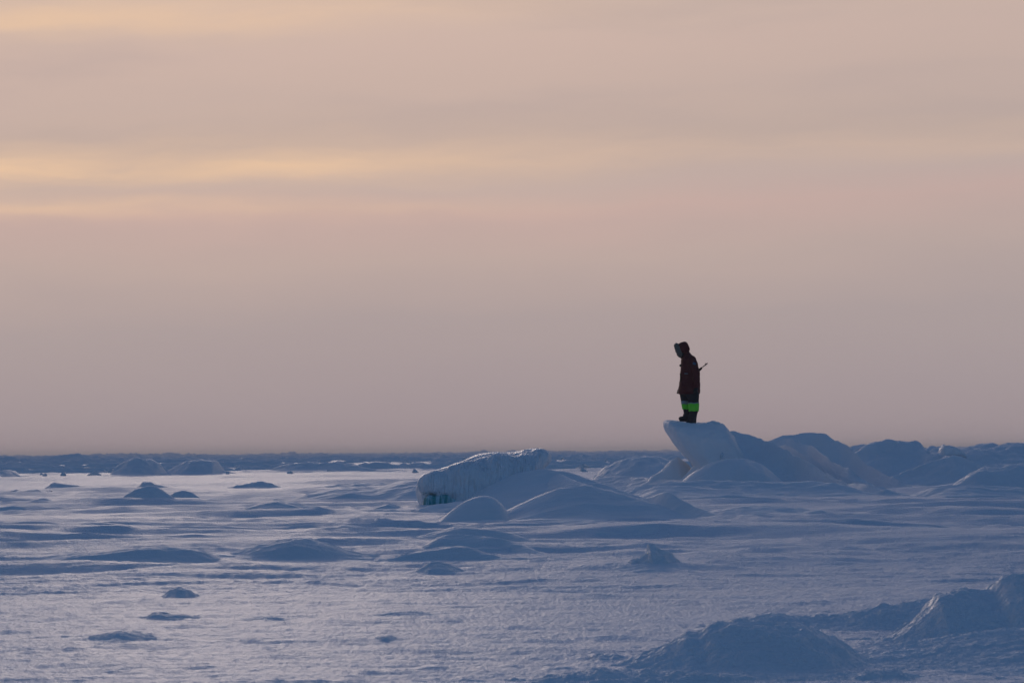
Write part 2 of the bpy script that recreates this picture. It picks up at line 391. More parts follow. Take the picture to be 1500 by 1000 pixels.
# -- the high drifts of the ridge the person stands on
RG = 'drifts of the high ridge'
def rd(label, *a, **k):
    k['rough'] = k.get('rough', 0)+.035
    return sm(label, *a, name='snow_drift', cat='snow drift', group=RG, **k)
rd('long smooth slope falling right from the top of the ice ledge', [(1000,700),(1030,668),(1052,640),(1068,632),(1100,637),(1135,652),(1170,672),(1205,690),(1245,707),(1290,716)], 0, depths=[69,69,69.5,70,70,69,68,66,64,62], wf=3.6, wb=4, prof='drift', rough=.04, sig=.08)
rd('low round dome of snow at the foot of the ice ledge', [(1005,699),(1018,690),(1040,679),(1065,672),(1090,672),(1115,680),(1130,690),(1140,700)], 0, depths=[66]*8, wf=2.6, wb=2.2, prof='dome', rough=.015)
rd('low smooth apron of snow along the foot of the ice ledge and its round dome', [(930,713),(975,706),(1030,703),(1090,704),(1140,705),(1185,703),(1222,706),(1262,716)], 0, depths=[63,63,63,63,63,63,62.5,62], wf=3.6, wb=3, prof='drift', rough=.03)
rd('small triangular drift under the overhang of the ice ledge', [(955,699),(970,690),(984,674),(993,670),(1008,680),(1020,694)], 0, depths=[70]*6, wf=1.4, wb=2, prof='dome', rough=.05)
rd('hollowed drift between the ledge slope and the highest white crest', [(1110,650),(1140,643),(1165,645),(1190,655),(1220,675),(1260,697)], 0, depths=[72,72,71.5,71,69,67], wf=3.5, wb=3, prof='drift', rough=.05)
rd('highest drift right of the ledge, flat topped, with a spur running down right', [(1105,652),(1135,641),(1155,637),(1185,636),(1208,635),(1222,643),(1245,658),(1262,672),(1290,690),(1325,708),(1375,718)], 0, depths=[75,75,75,75,74.8,74.5,74,73,71.5,70,68.5], wf=3.4, wb=4, prof='drift', rough=.035, sig=.07)
rd('short curved crest in the hollow left of the flat topped drift', [(1130,655),(1150,652),(1175,664),(1205,682),(1240,700),(1290,714)], 0, depths=[70.5,70,69,68,66.5,65], wf=1.5, wb=2, prof='crisp', rough=.015, sig=.05)
rd('dark rounded hump right of the sharp spur', [(1235,662),(1262,653),(1300,649),(1330,647),(1345,650),(1362,660),(1385,668),(1410,672),(1440,688)], 0, depths=[78,78,78,78,78,77,76,75,74], wf=5, wb=4, prof='dome', rough=.10)
rd('second hump on the right with a fine bright crest line', [(1270,716),(1310,698),(1345,684),(1370,675),(1395,668),(1412,670),(1432,682),(1460,704),(1490,716)], 0, depths=[73,73,73,73,73,73,73,72,72], wf=3.6, wb=3, prof='drift', rough=.06)
rd('distant low shoulder behind the right humps at the horizon', [(1330,668),(1360,656),(1390,658),(1425,655),(1470,654),(1520,655),(1600,662)], 0, depths=[100]*7, wf=9, wb=6, prof='dome', rough=.10)
rd('broad dark mound cut off by the right edge, below the horizon', [(1400,712),(1425,692),(1445,683),(1480,681),(1520,680),(1580,690),(1640,715)], 0, depths=[62,62.5,63,63,63,63,63], wf=3.6, wb=4, prof='dome', rough=.06)
rd('low foot of drifted snow in front of the two right humps', [(1335,728),(1370,714),(1410,710),(1460,712),(1530,718)], 0, depths=[60,60,60,60,60], wf=3.0, wb=3, prof='dome', rough=.02)

# -- foreground right
FG = 'crusted mounds in the near right corner'
def fg(label, *a, **k): return sm(label, *a, group=FG, mat=M_ROUGH, **k)
fg('long crusted mound at the bottom right, nearest full mound', [(900,979),(935,968),(970,953),(995,938),(1003,927),(1012,928),(1022,930),(1036,919),(1060,912),(1100,911),(1140,912),(1175,916),(1205,928),(1240,948),(1280,970),(1330,985)], 0, depths=[13.55]*4+[13.7]*12, wf=1.0, wb=1.2, prof='dome', rough=.03, crumb=.015, sig=.015, res=1.6)
fg('low crusted ridge behind the long bottom right mound', [(1070,916),(1095,905),(1118,899),(1132,898),(1150,901),(1190,903),(1230,900),(1275,890),(1320,886),(1368,874),(1400,880)], 0, depths=[16.6]*11, wf=1.1, wb=1.0, prof='dome', rough=.05, crumb=.015, sig=.02, res=1.6)
fg('tall crusted mound filling the right edge above the corner', [(1300,940),(1330,922),(1352,905),(1366,890),(1370,873),(1390,866),(1420,861),(1455,864),(1462,850),(1485,841),(1510,838),(1560,836),(1640,870),(1700,930)], 0, depths=[15.0,15,15,15.1,15.2,15.3,15.3,15.3,15.3,15.3,15.3,15.3,15.3,15.3], wf=1.3, wb=1.6, prof='dome', rough=.03, crumb=.015, sig=.015, res=1.6)
fg('smooth hollow slope in the bottom right corner', [(1170,982),(1240,962),(1310,945),(1390,930),(1470,920),(1540,917),(1640,925)], 0, depths=[14.0]*7, wf=1.8, wb=1.2, prof='drift', rough=.03, crumb=.006, res=1.6)
fg('crumbly strip of crust along the bottom edge, right of centre', [(740,1004),(790,996),(840,990),(880,985),(930,988),(1000,990),(1080,989),(1160,992),(1240,990),(1300,986),(1350,994),(1420,1004)], 0, depths=[12.7]*12, wf=.5, wb=.6, prof='dome', rough=.28, crumb=.015, sig=.01, res=1.6)
fg('small crumbly crest left of the long bottom right mound', [(820,980),(850,972),(880,963),(900,962),(925,968)], 0, depths=[13.9]*5, wf=.35, wb=.5, prof='dome', rough=.3, crumb=.012, sig=.01)

# -- far blocks at the horizon
HG = 'ice mounds along the far ice field'
for lab, cr, d in [
    ('left one of the two large dim mounds below the horizon at left', [(163,697),(168,684),(182,676),(200,671),(218,673),(234,680),(241,693)], 150),
    ('right one of the two large dim mounds below the horizon at left', [(248,690),(262,681),(280,674),(300,672),(316,675),(327,690)], 152),
    ('flat dim ridge below the horizon above the wide centre swell', [(395,688),(420,680),(450,678),(490,678),(520,682),(560,690)], 160),
    ('low dim hump near the left edge below the horizon', [(-20,695),(0,690),(12,688),(24,695)], 150)]:
    sm(lab, cr, 0, depths=[d]*len(cr), wf=5, wb=4, rough=.12, group=HG, prof='dome')
for lab, cr in [
    ('tiny dark block on the plain left of the pointed mound', [(73,711),(77,707),(84,707),(92,709),(118,712)]),
    ('tiny dark block just behind the pointed left mound', [(206,711),(210,706),(220,706),(228,709),(240,712)]),
    ('thin row of dark blocks in the plain behind the low humped drift', [(345,711),(365,708),(380,705),(390,706),(402,710)]),
    ('low dark sliver left of the tiny dark blocks', [(20,722),(35,720),(50,718),(62,722)])]:
    b = max(c[1] for c in cr)
    sm(lab, cr, b+3, wf=1.6, rough=.25, group='tiny dark blocks on the left plain')

# -- scattered far rubble, too many to count
def pressure_ridges():
    vs = []; fs = []; base = 0
    rr = [168]
    while rr[-1] < 3800: rr.append(rr[-1]*1.026+2)
    for k, r0 in enumerate(rr):
        n = int(min(1500, max(500, 900)))
        a = np.linspace(-R(12.4), R(12.4), n)
        x = r0*np.sin(a); y = r0*np.cos(a)
        g = (r0/200.)**.55
        yw = y + (3*noise(x*.05/g, x*0+k*3.7, 500)+.8*noise(x*.4/g, x*0+k, 501))*g
        h = (.26+.10*min(3, r0/500.))*g**.5*(sst(-.25, .5, noise(x*.03/g, x*0+k*5.1, 502))*(.5+.9*np.abs(noise(x*.22/g, x*0+k, 503))) + .45*sst(0, .8, noise(x*.75/g, x*0+k, 504)) + .34*noise(x*2.4/g, x*0+k, 505)-.05)
        for lo, hi in ((165, 185),):
            pass
        h = np.clip(h, -.1, .95+r0*.0006)
        z0 = ground(x, yw)
        prof = ((-.55, -.12), (-.34, .45), (-.12, .92), (.05, 1.0), (.5, .75), (1.6, -.15))
        for oy, f in prof:
            j = .12*noise(x*1.3/g, x*0+oy*9+k, 506)*g
            zz = z0 + np.where(h > 0, h*f, h) - (.10 if f < 0 else 0)
            vs.append(np.stack([x, yw+(oy*g*(.8+h*1.2)+j), zz], -1))
        i = np.arange(len(prof)-1)[:, None]*n; j = np.arange(n-1)[None, :]
        fs.append((np.stack([i+j, i+j+1, i+n+j+1, i+n+j], -1).reshape(-1, 4)+base)); base += n*len(prof)
    o = mesh_np('pressure_ridges', np.concatenate(vs), np.concatenate(fs), M_FAR)
    tag(o, 'rows of broken pressure ridges merging into a dark band below the horizon', 'ice ridges', kind='stuff')
pressure_ridges()
def rubble():
    vs = []; fs = []
    rng = random.Random(5)
    for i in range(1500):
        r = 1/rng.uniform(1/1900., 1/150.)
        a = rng.uniform(-R(13), R(13))
        x, y = r*math.sin(a), r*math.cos(a)
        dens = float(noise(np.array([x*.02]), np.array([y*.012]), 81)[0])
        if dens < -.15 and rng.random() < .7: continue
        s = rng.uniform(.10, .30)*(1+r/900.)*1
        z = float(ground(np.array([x]), np.array([y]))[0])
        bm = [(-1,-1,-.5),(1,-1,-.5),(1,1,-.5),(-1,1,-.5),(-.7,-.7,.5),(.7,-.7,.5),(.7,.7,.5),(-.7,.7,.5)]
        yaw = rng.uniform(0, 6.28); tl = rng.uniform(-.5, .5)
        b0 = len(vs); w = rng.uniform(1.5, 4.5); s *= .8
        for (p, q, t) in bm:
            p += rng.uniform(-.3, .3); q += rng.uniform(-.3, .3); t += rng.uniform(-.25, .25)
            p *= s*w*.5; q *= s*.6; t *= s*.9
            p, t = p*math.cos(tl)-t*math.sin(tl), p*math.sin(tl)+t*math.cos(tl)
            vs.append((x+p*math.cos(yaw)-q*math.sin(yaw), y+p*math.sin(yaw)+q*math.cos(yaw), z+t+s*.15))
        fs += [[b0+k for k in f] for f in ((3,2,1,0),(4,5,6,7),(0,1,5,4),(1,2,6,5),(2,3,7,6),(3,0,4,7))]
    o = mesh_np('ice_rubble', vs, fs, M_FAR, smooth=False)
    tag(o, 'countless small broken ice chunks along the far ice field at the horizon', 'ice rubble', kind='stuff')
rubble()

# ------------------------------------------------------------------ sculpted solids (voxel-fused)
def fuse(name, bm, mat, parent=None, voxel=.04, smooth=6, disp=None, loc=(0, 0, 0)):
    """bm: overlapping closed solids -> one continuous skin"""
    me = bpy.data.meshes.new('raw'); bmesh.ops.recalc_face_normals(bm, faces=bm.faces); bm.to_mesh(me); bm.free()
    t = bpy.data.objects.new('raw', me); COL.objects.link(t)
    r = t.modifiers.new('r', 'REMESH'); r.mode = 'VOXEL'; r.voxel_size = voxel
    if smooth:
        s = t.modifiers.new('s', 'SMOOTH'); s.factor = .5; s.iterations = smooth
    dg = bpy.context.evaluated_depsgraph_get(); dg.update()
    ev = t.evaluated_get(dg)
    out = bpy.data.meshes.new_from_object(ev); out.name = name
    bpy.data.objects.remove(t); bpy.data.meshes.remove(me)
    if disp:
        n = len(out.vertices)
        co = np.empty(n*3, np.float32); out.vertices.foreach_get('co', co); co = co.reshape(-1, 3)
        no = np.empty(n*3, np.float32); out.vertices.foreach_get('normal', no); no = no.reshape(-1, 3)
        co = co + no*disp(co, no)[:, None]
        out.vertices.foreach_set('co', co.astype(np.float32).ravel())
    for p in out.polygons: p.use_smooth = True
    out.materials.clear(); out.materials.append(mat)
    out.update()
    o = bpy.data.objects.new(name, out); COL.objects.link(o); o.location = loc
    if parent: o.parent = parent
    return o
def loft(bm, rings, cap=True):
    n = len(rings[0]); vv = [[bm.verts.new(p) for p in r] for r in rings]
    for a, b in zip(vv[:-1], vv[1:]):
        for i in range(n):
            bm.faces.new((a[i], a[(i+1) % n], b[(i+1) % n], b[i]))
    if cap:
        bm.faces.new(vv[0][::-1]); bm.faces.new(vv[-1])
def outline_block(bm, pts, steps, c=None, jit=0):
    """pts: outline in (x,z); steps: [(y, scale, dx, dz)]"""
    cx = sum(p[0] for p in pts)/len(pts); cz = sum(p[1] for p in pts)/len(pts)
    if c: cx, cz = c
    loft(bm, [[(cx+(x-cx)*s+dx, y, cz+(z-cz)*s+dz) for x, z in pts] for y, s, dx, dz in steps])
def ell(bm, c, r, rot=None, seg=20):
    m = Matrix.Translation(c)
    if rot: m = m @ rot
    m = m @ Matrix.Diagonal((*r, 1))
    bmesh.ops.create_uvsphere(bm, u_segments=seg, v_segments=seg//2+2, radius=1, matrix=m)
def cap(bm, a, b, ra, rb, seg=14, sx=1.0):
    """tapered limb with round ends"""
    a = Vector(a); b = Vector(b); ax = (b-a).normalized()
    q = ax.to_track_quat('Z', 'Y').to_matrix(); L = (b-a).length
    rings = []
    for t, f in ((-1, .02), (-.86, .5), (-.5, .866), (0, 1)):
        rings.append((t*ra, ra*f))
    for t, f in ((0, 1), (.5, .866), (.86, .5), (1, .02)):
        rings.append((L+t*rb, rb*f))
    loft(bm, [[a+q@Vector((math.cos(k*2*math.pi/seg)*rr*sx, math.sin(k*2*math.pi/seg)*rr, z)) for k in range(seg)] for z, rr in rings])
def n3(co, f, seed, o=4):
    return (fbm(co[:, 0]*f+seed, co[:, 2]*f+co[:, 1]*f*.7, o, seed) + fbm(co[:, 1]*f+3, co[:, 2]*f-co[:, 0]*f*.6, o, seed+40))*.5

# ledge the person stands on
LD = 69.2
org = P(1020, 700, LD); org.z = 0
def rel(px, py, d=LD): p = P(px, py, d)-org; return (p.x, p.z)
bm = bmesh.new()
pts = [rel(*p) for p in [(975,616.5),(984,616),(1000,617.5),(1015,619.5),(1030,620),(1048,621),(1062,626),(1075,640),(1088,665),(1095,720),(1040,725),(1030,700),(1022,692),(1012,676),(1000,662),(988,647),(979,633),(974,624)]]
outline_block(bm, pts, [(-.95,.62,.22,-.12),(-.8,.85,.08,-.05),(-.5,.96,.02,-.01),(0,1,0,0),(.6,1,0,0),(1.2,.96,.06,-.03),(1.5,.75,.15,-.15)], c=rel(1030,660))
rng = random.Random(3)
for (px, py, s) in [(1038,619,.07),(1044,618,.09),(1050,620,.08),(1056,623,.09),(1062,627,.08),(1033,621,.05)]:
    x, z = rel(px, py+3)
    ell(bm, (x, rng.uniform(-.5, .1), z), (s*1.1, s*1.4, s), seg=12)
lo = fuse('ice_ledge', bm, M_SNOW, voxel=.03, smooth=5, loc=org,
     disp=lambda co, no: .06*n3(co, 1.6, 11)+.035*n3(co, 5, 12)+.012*n3(co, 15, 13)+.02*noise(co[:,0]*5+co[:,2]*1.2, co[:,2]*1.0, 15)*np.clip(-no[:,1],0,1))
tag(lo, 'tall overhanging ice ledge with a blunt left tip that the person stands on', 'ice block')
# dark cleft chip on the ledge is a small loose slab
bm = bmesh.new()
x, z = rel(1051, 668)
outline_block(bm, [(x-.05,z-.10),(x+.06,z-.06),(x+.10,z+.10),(x+.03,z+.12)], [(-1.0,.5,0,0),(-.85,1,0,0),(-.5,1,0,0)])
sl = fuse('ice_slab', bm, M_ICE, voxel=.02, smooth=2, loc=org)
tag(sl, 'thin upright sliver of ice at the right foot of the ledge, above the round dome', 'ice slab')

# small block at the top of the ridge, right
D2 = 98; og = P(1395, 665, D2); og.z = 0
bm = bmesh.new()
q = [tuple(((P(a, b, D2)-og).x, (P(a, b, D2)-og).z)) for a, b in [(1374,666),(1377,657),(1381,650.5),(1386,653.5),(1394,651.5),(1400,656),(1409,660),(1416,669),(1378,669)]]
outline_block(bm, q, [(-.5,.7,0,0),(-.3,1,0,0),(.3,1,0,0),(.5,.7,0,0)])
ib = fuse('ice_block', bm, M_SNOW, voxel=.04, smooth=1, loc=og, disp=lambda co, no: .12*n3(co, 3, 31))
tag(ib, 'small jagged lone ice block on the horizon above the right humps', 'ice block')

# striped block
BD = 51.5
og = P(700, 745, BD); og.z = 0
def rb(px, py, d=BD): p = P(px, py, d)-og; return (p.x, p.z)
bm = bmesh.new()
pts = [rb(*p) for p in [(612,708),(617,699),(630,691),(650,684),(675,676),(692,668),(708,663.5),(722,663),(745,664),(758,662),(770,658.5),(784,657),(795,658.5),(802,664),(804,673),(799,683),(792,692),(780,712),(770,765),(640,770),(626,752),(622,744),(614,735),(611,722)]]
outline_block(bm, pts, [(-1.25,.45,.15,-.15),(-1.15,.72,.10,-.1),(-.85,.90,.03,-.04),(-.3,1,0,0),(.5,1,0,0),(1.2,.93,.05,-.05),(1.6,.6,.1,-.15)], c=rb(700,715))
# bulges of the upper face
for px, py, rx, ry, rz, y in [(735,690,.36,.45,.30,-.75),(790,671,.22,.4,.17,-.45),(690,700,.5,.4,.28,-.85),(645,708,.36,.35,.22,-.85)]:
    x, z = rb(px, py); ell(bm, (x, y, z), (rx, ry, rz))
def fl(co, no):
    f = np.clip(-no[:, 1]*1.3, 0, 1)
    u = co[:, 0]-co[:, 2]*.55
    s = noise(u*7.5, co[:, 2]*.9, 55)*.6+noise(u*16, co[:, 2]*1.6, 56)*.4
    x0, z0 = rb(624, 743); x1, z1 = rb(672, 722)
    # recess under the brow where bare ice shows
    hol = sst(x0-.05, x0+.10, co[:, 0])*(1-sst(x1-.05, x1+.12, co[:, 0]))*(1-sst(z1-.10, z1+.06, co[:, 2]))*f
    return .045*s*f + .06*n3(co, 1.5, 51)+.012*n3(co, 9, 52) - .13*hol
st = fuse('ice_block', bm, M_ICE, voxel=.026, smooth=4, loc=og, disp=fl)
tag(st, 'large rounded ice block with vertical frost streaks and a blue-green window at its foot', 'ice block')
# bare ice: a solid lens of clear ice set in the recess
bm = bmesh.new()
q = [rb(*p) for p in [(621,744),(623,728),(634,724),(648,722),(662,720),(674,722),(672,738),(655,746),(630,748)]]
outline_block(bm, q, [(-1.10,.8,0,0),(-1.04,1,0,0),(-.2,1,0,0)])
def fl2(co, no):
    return .025*noise(co[:, 0]*14, co[:, 2]*2, 66)+.02*n3(co, 4, 61)
tw = fuse('bare_ice_window', bm, M_TEAL, parent=st, voxel=.02, smooth=3, disp=fl2)

# spiky lump
SD = gd(965, 834)+.35
og = P(965, 834, SD); og.z = 0
def rs(px, py): p = P(px, py, SD)-og; return (p.x, p.z)
bm = bmesh.new()
pts = [rs(*p) for p in [(916,835),(922,822),(936,815),(945,808),(948,799),(949,795),(953,797),(958,797),(966,803),(975,806),(985,814),(997,824),(1014,833),(1010,845),(920,845)]]
outline_block(bm, pts, [(-.32,.45,0,-.03),(-.22,.78,0,-.02),(-.08,.96,0,0),(.0,1,0,0),(.1,.93,0,-.01),(.3,.6,0,-.05)], c=rs(962,838))
sp = fuse('ice_lump', bm, M_ROUGH, voxel=.010, smooth=2, loc=og,
      disp=lambda co, no: .030*n3(co, 7, 71)+.018*n3(co, 22, 72))
tag(sp, 'small spiky ice lump with a jagged tip, alone on the plain right of centre', 'ice lump')
sm('flat collar of snow around the spiky ice lump', [(905,831),(930,827),(962,824),(995,828),(1022,833)], 837, wf=.7, wb=.6, rough=.1, prof='drift', group=SG)

# ------------------------------------------------------------------ the person
PX = 1/ (F/LD)
PO = P(1012, 620.3, LD); PY0 = -.12
def q(px, py): return ((px-1012)*PX, (620.3-py)*PX)
def v3(px, y, py): x, z = q(px, py); return Vector((x, y, z))
M_RED = plain_mat('dark_red_shell', (.10, .013, .013), rough=.7, var=.25, scale=8, bump=.006, bscale=35)
M_BLK = plain_mat('black_fabric', (.022, .023, .026), rough=.8, var=.3, scale=12, bump=.006, bscale=40)
M_SKIN = plain_mat('wind_burnt_skin', (.42, .24, .17), rough=.6)
M_FUR = plain_mat('grey_brown_fur', (.19, .165, .13), rough=.95, var=.5, scale=60, bump=.015, bscale=120)
M_HIVIS = plain_mat('fluorescent_green_fabric', (.18, .78, .04), rough=.55, var=.05)
M_REFL = plain_mat('grey_reflective_tape', (.22, .27, .27), rough=.4, spec=.6, var=.08)
M_BLUE = plain_mat('blue_patch_fabric', (.07, .12, .18), rough=.7)
M_GUN = plain_mat('dark_gun_metal', (.05, .05, .055), rough=.4, spec=.5, var=.1, metallic=.6)
M_WOOD = plain_mat('dark_stock_wood', (.06, .035, .02), rough=.5)
M_BOOT = plain_mat('boot_rubber', (.03, .03, .032), rough=.6)

def skin_body():
    """one continuous figure grown from a jointed skeleton"""
    J = []; E = []
    def add(p, r, par=None):
        J.append((p, r)); i = len(J)-1
        if par is not None: E.append((par, i))
        return i
    pel = add(v3(1011, 0, 572), .13)
    wst = add(v3(1011.5, 0, 560), .12, pel)
    che = add(v3(1012, 0, 540), .14, wst)
    upc = add(v3(1011, 0, 528), .12, che)
    nck = add(v3(1007.5, 0, 520), .055, upc)
    skl = add(v3(1004, 0, 514.5), .07, nck)
    crn = add(v3(1003.2, 0, 508.5), .095, skl)
    brw = add(v3(998.6, 0, 508.2), .06, crn)
    jaw = add(v3(1000.2, 0, 513.6), .05, skl)
    chn = add(v3(997.6, 0, 515.5), .026, jaw)
    nos = add(v3(996.6, 0, 511.6), .014, brw)
    for s in (-1, 1):
        ear = add(v3(1002.8, s*.088, 511), .016, crn)
        near = s < 0
        sh = add(v3(1013.5, s*.20, 527), .072, upc)
        if near:
            elb = add(v3(1020, s*.27, 548), .050, sh); wr = add(v3(1019.3, s*.25, 566), .032, elb)
            plm = add(v3(1018.7, s*.25, 571), .034, wr); d = Vector((-.10, 0, -1))
        else:
            elb = add(v3(1006, s*.27, 548), .050, sh); wr = add(v3(998.5, s*.24, 564), .032, elb)
            plm = add(v3(997.3, s*.23, 569), .034, wr); d = Vector((-.25, 0, -1))
        d.normalize(); base = J[plm][0]
        for k, (off, ln) in enumerate(((-.030, .068), (-.010, .078), (.010, .073), (.030, .058))):
            o = Vector((off, s*.004*k, 0))
            a = add(base+o*.8+d*.035, .012, plm); b = add(base+o+d*(.035+ln*.5)+Vector((-.004, -s*.008, 0)), .010, a)
            add(base+o+d*(.03+ln)+Vector((-.012, -s*.022, 0)), .008, b)
        a = add(base+Vector((-.035, -s*.012, -.008)), .013, plm); add(base+Vector((-.052, -s*.02, -.045)), .010, a)
        hx = 1014 if near else 1006
        hip = add(v3(hx, s*.10, 576), .10, pel)
        kn = add(v3(1015.5 if near else 1005.5, s*.13, 594), .065, hip)
        an = add(v3(1014 if near else 1005.6, s*.13, 612 if near else 609), .042, kn)
        add(v3(1007.8 if near else 998, s*.15, 617.6 if near else 613.6), .034, an)
    bm = bmesh.new()
    vv = [bm.verts.new(j[0]) for j in J]
    for a, b in E: bm.edges.new((vv[a], vv[b]))
    me = bpy.data.meshes.new('person'); bm.to_mesh(me); bm.free()
    o = bpy.data.objects.new('raw', me); COL.objects.link(o)
    md = o.modifiers.new('s', 'SKIN'); md.use_smooth_shade = True
    sv = me.skin_vertices[0].data
    for i, j in enumerate(J): sv[i].radius = (j[1], j[1]); sv[i].use_root = (i == 0)
    su = o.modifiers.new('u', 'SUBSURF'); su.levels = 2; su.render_levels = 2
    dg = bpy.context.evaluated_depsgraph_get(); dg.update()
    out = bpy.data.meshes.new_from_object(o.evaluated_get(dg)); out.name = 'person'
    bpy.data.objects.remove(o)
    out.materials.clear(); out.materials.append(M_SKIN)
    r = bpy.data.objects.new('person', out); COL.objects.link(r)
    r.location = (PO.x, PO.y+PY0, PO.z)
    return r
person = skin_body()
tag(person, 'person in dark red hooded parka and green banded trousers, looking down from the ice ledge', 'person')

def folds(a, f, seed):
    return lambda co, no: a*(noise(co[:, 2]*f+co[:, 0]*f*.5+co[:, 1]*2, co[:, 0]*f*.35+co[:, 1]*f*.4, seed)) + a*.5*n3(co, f*1.3, seed+3)
def simple(name, bm, mat, parent, **k): return fuse(name, bm, mat, parent=parent, **k)
# parka: torso rings, sleeves, collar and hood fused into one shell
bm = bmesh.new()
rings = []
for (py, l, r_, w_) in [(577.5,993.3,1024.8,.235),(573,993.3,1025.8,.25),(566,994.2,1025.6,.25),(556,995.6,1024.8,.235),(548,996.6,1024.4,.235),(540,997.2,1024.2,.24),(533,997.4,1022.8,.25),(527,998.2,1020.3,.235),(522,999.5,1017.3,.19),(518.5,1000,1013.5,.12),(515,1000.6,1011,.10)]:
    (xl, z), (xr, _) = q(l, py), q(r_, py)
    cx, hx = (xl+xr)/2, (xr-xl)/2
    rings.append([(cx+hx*math.copysign(abs(math.cos(t))**.85, math.cos(t)), w_*math.copysign(abs(math.sin(t))**.85, math.sin(t)), z) for t in [k*2*math.pi/28 for k in range(28)]])
loft(bm, rings)
for s, pts in ((-1, [(1013.5,527),(1020,548),(1019.3,566.5)]), (1, [(1012.5,527),(1006,548),(999.5,562)])):
    a, b, c = [v3(px, s*yy, py) for (px, py), yy in zip(pts, (.20, .275, .25))]
    cap(bm, a, b, .095, .080); cap(bm, b, c, .080, .066)
parka = simple('parka', bm, M_RED, person, voxel=.016, smooth=4, disp=folds(.010, 9, 5))
# hood: hollow shell open at the face
bm = bmesh.new()
rot = Matrix.Rotation(R(-28), 4, 'Y')
c0 = v3(1002.4, 0, 509.4)
segs = 24; rr = []
axis = Vector((-.94, 0, -.34)).normalized()      # the way the hood opens
side = Vector((0, 1, 0)); upv = side.cross(axis).normalized()*-1
prof = [(-.118, .02), (-.114, .075), (-.095, .115), (-.05, .134), (.03, .138), (.09, .130), (.135, .118)]
for t, rad in prof:
    rr.append([c0+axis*t+side*math.cos(k*2*math.pi/segs)*rad*1.02+upv*math.sin(k*2*math.pi/segs)*rad*.97 for k in range(segs)])
for t, rad in [(.135, .088), (.09, .100), (.03, .108), (-.03, .105), (-.07, .08), (-.085, .02)]:
    rr.append([c0+axis*t+side*math.cos(k*2*math.pi/segs)*rad*1.02+upv*math.sin(k*2*math.pi/segs)*rad*.97 for k in range(segs)])
loft(bm, rr)
cap(bm, v3(1004.2, 0, 507.5), v3(1005.2, 0, 518), .085, .088)
hood = simple('hood', bm, M_RED, parka, voxel=.010, smooth=2, disp=folds(.006, 12, 8))
# fur ruff: lumpy ring round the opening with tufts
bm = bmesh.new(); rg = random.Random(2)
cR = c0+axis*.128+Vector((0,0,-.014))
K = 30
ring = []
for k in range(K):
    t = k*2*math.pi/K
    cc = cR+side*math.cos(t)*.112+upv*math.sin(t)*.114+axis*rg.uniform(-.008, .012)
    ell(bm, cc, (.050+rg.uniform(0, .012),)*3, seg=10)
    out = (side*math.cos(t)+upv*math.sin(t))
    for m in range(5):
        dd = (out*rg.uniform(.3, 1)+axis*rg.uniform(-.2, .9)+side*rg.uniform(-.3, .3)).normalized()
        cap(bm, cc+dd*.015, cc+dd*rg.uniform(.046, .068), .018, .006, seg=6)
simple('fur_ruff', bm, M_FUR, hood, voxel=.008, smooth=1)
# dark face mask / collar flap jutting forward under the chin
bm = bmesh.new()
cap(bm, v3(993.2, 0, 519.0), v3(1000.5, 0, 523), .024, .05); cap(bm, v3(1000.5, -.05, 520), v3(1000.5, .05, 520), .05, .05)
simple('collar', bm, M_BLK, parka, voxel=.008, smooth=1)
# radio-like pouch on the chest, pocket flaps, sleeve patch
bm = bmesh.new(); x, z = q(997.6, 535.3); ell(bm, (x, -.03, z), (.035, .05, .030), seg=14)
simple('chest_pouch', bm, M_BLK, parka, voxel=.008, smooth=1)
def pad(px, py, y, w, h, t, mat, name, tilt=0, par=parka):
    x, z = q(px, py); b = bmesh.new()
    bmesh.ops.create_cube(b, size=1, matrix=Matrix.Translation((x, y, z)) @ Matrix.Rotation(R(tilt), 4, 'Y') @ Matrix.Diagonal((w, t, h, 1)))
    bmesh.ops.bevel(b, geom=b.edges[:], offset=min(t, h)*.3, segments=2, affect='EDGES')
    me = bpy.data.meshes.new(name); b.to_mesh(me); b.free(); me.materials.append(mat)
    o = bpy.data.objects.new(name, me); COL.objects.link(o); o.parent = par; return o
pad(1016.4, 533.2, -.322, .075, .055, .02, M_BLUE, 'sleeve_patch', 20)
pad(1004.5, 547.5, -.236, .085, .016, .014, M_REFL, 'pocket_flap', 4)
pad(1003.5, 563.0, -.254, .13, .05, .014, M_RED, 'pocket_flap', 3)
pad(997.0, 556, -.12, .02, .30, .03, M_BLK, 'zip_flap', -4)
# trousers
def leg_rings(bm, pts):
    seg = 18
    loft(bm, [[v3(px, y, py)+Vector((math.cos(k*2*math.pi/seg)*(rx+.010), math.sin(k*2*math.pi/seg)*(ry+.006), 0)) for k in range(seg)] for px, py, y, rx, ry in pts])
NL = [(1014,571,-.09,.135,.12),(1014.5,580,-.10,.135,.115),(1015.2,588,-.115,.110,.105),(1015.8,596,-.125,.096,.100),(1015.3,603,-.13,.092,.094),(1013.6,609,-.13,.086,.088),(1012.8,615,-.13,.082,.082)]
FL = [(1005.5,571,.09,.135,.12),(1005,580,.10,.120,.115),(1004.9,588,.115,.088,.100),(1005.4,596,.125,.076,.092),(1006.6,602,.13,.070,.088),(1007.4,607,.13,.066,.082),(1006.9,612,.13,.070,.078)]
bm = bmesh.new(); leg_rings(bm, NL); leg_rings(bm, FL); ell(bm, v3(1010, 0, 572), (.20, .20, .12))
tr = simple('trousers', bm, M_BLK, person, voxel=.012, smooth=2, disp=folds(.007, 11, 15))
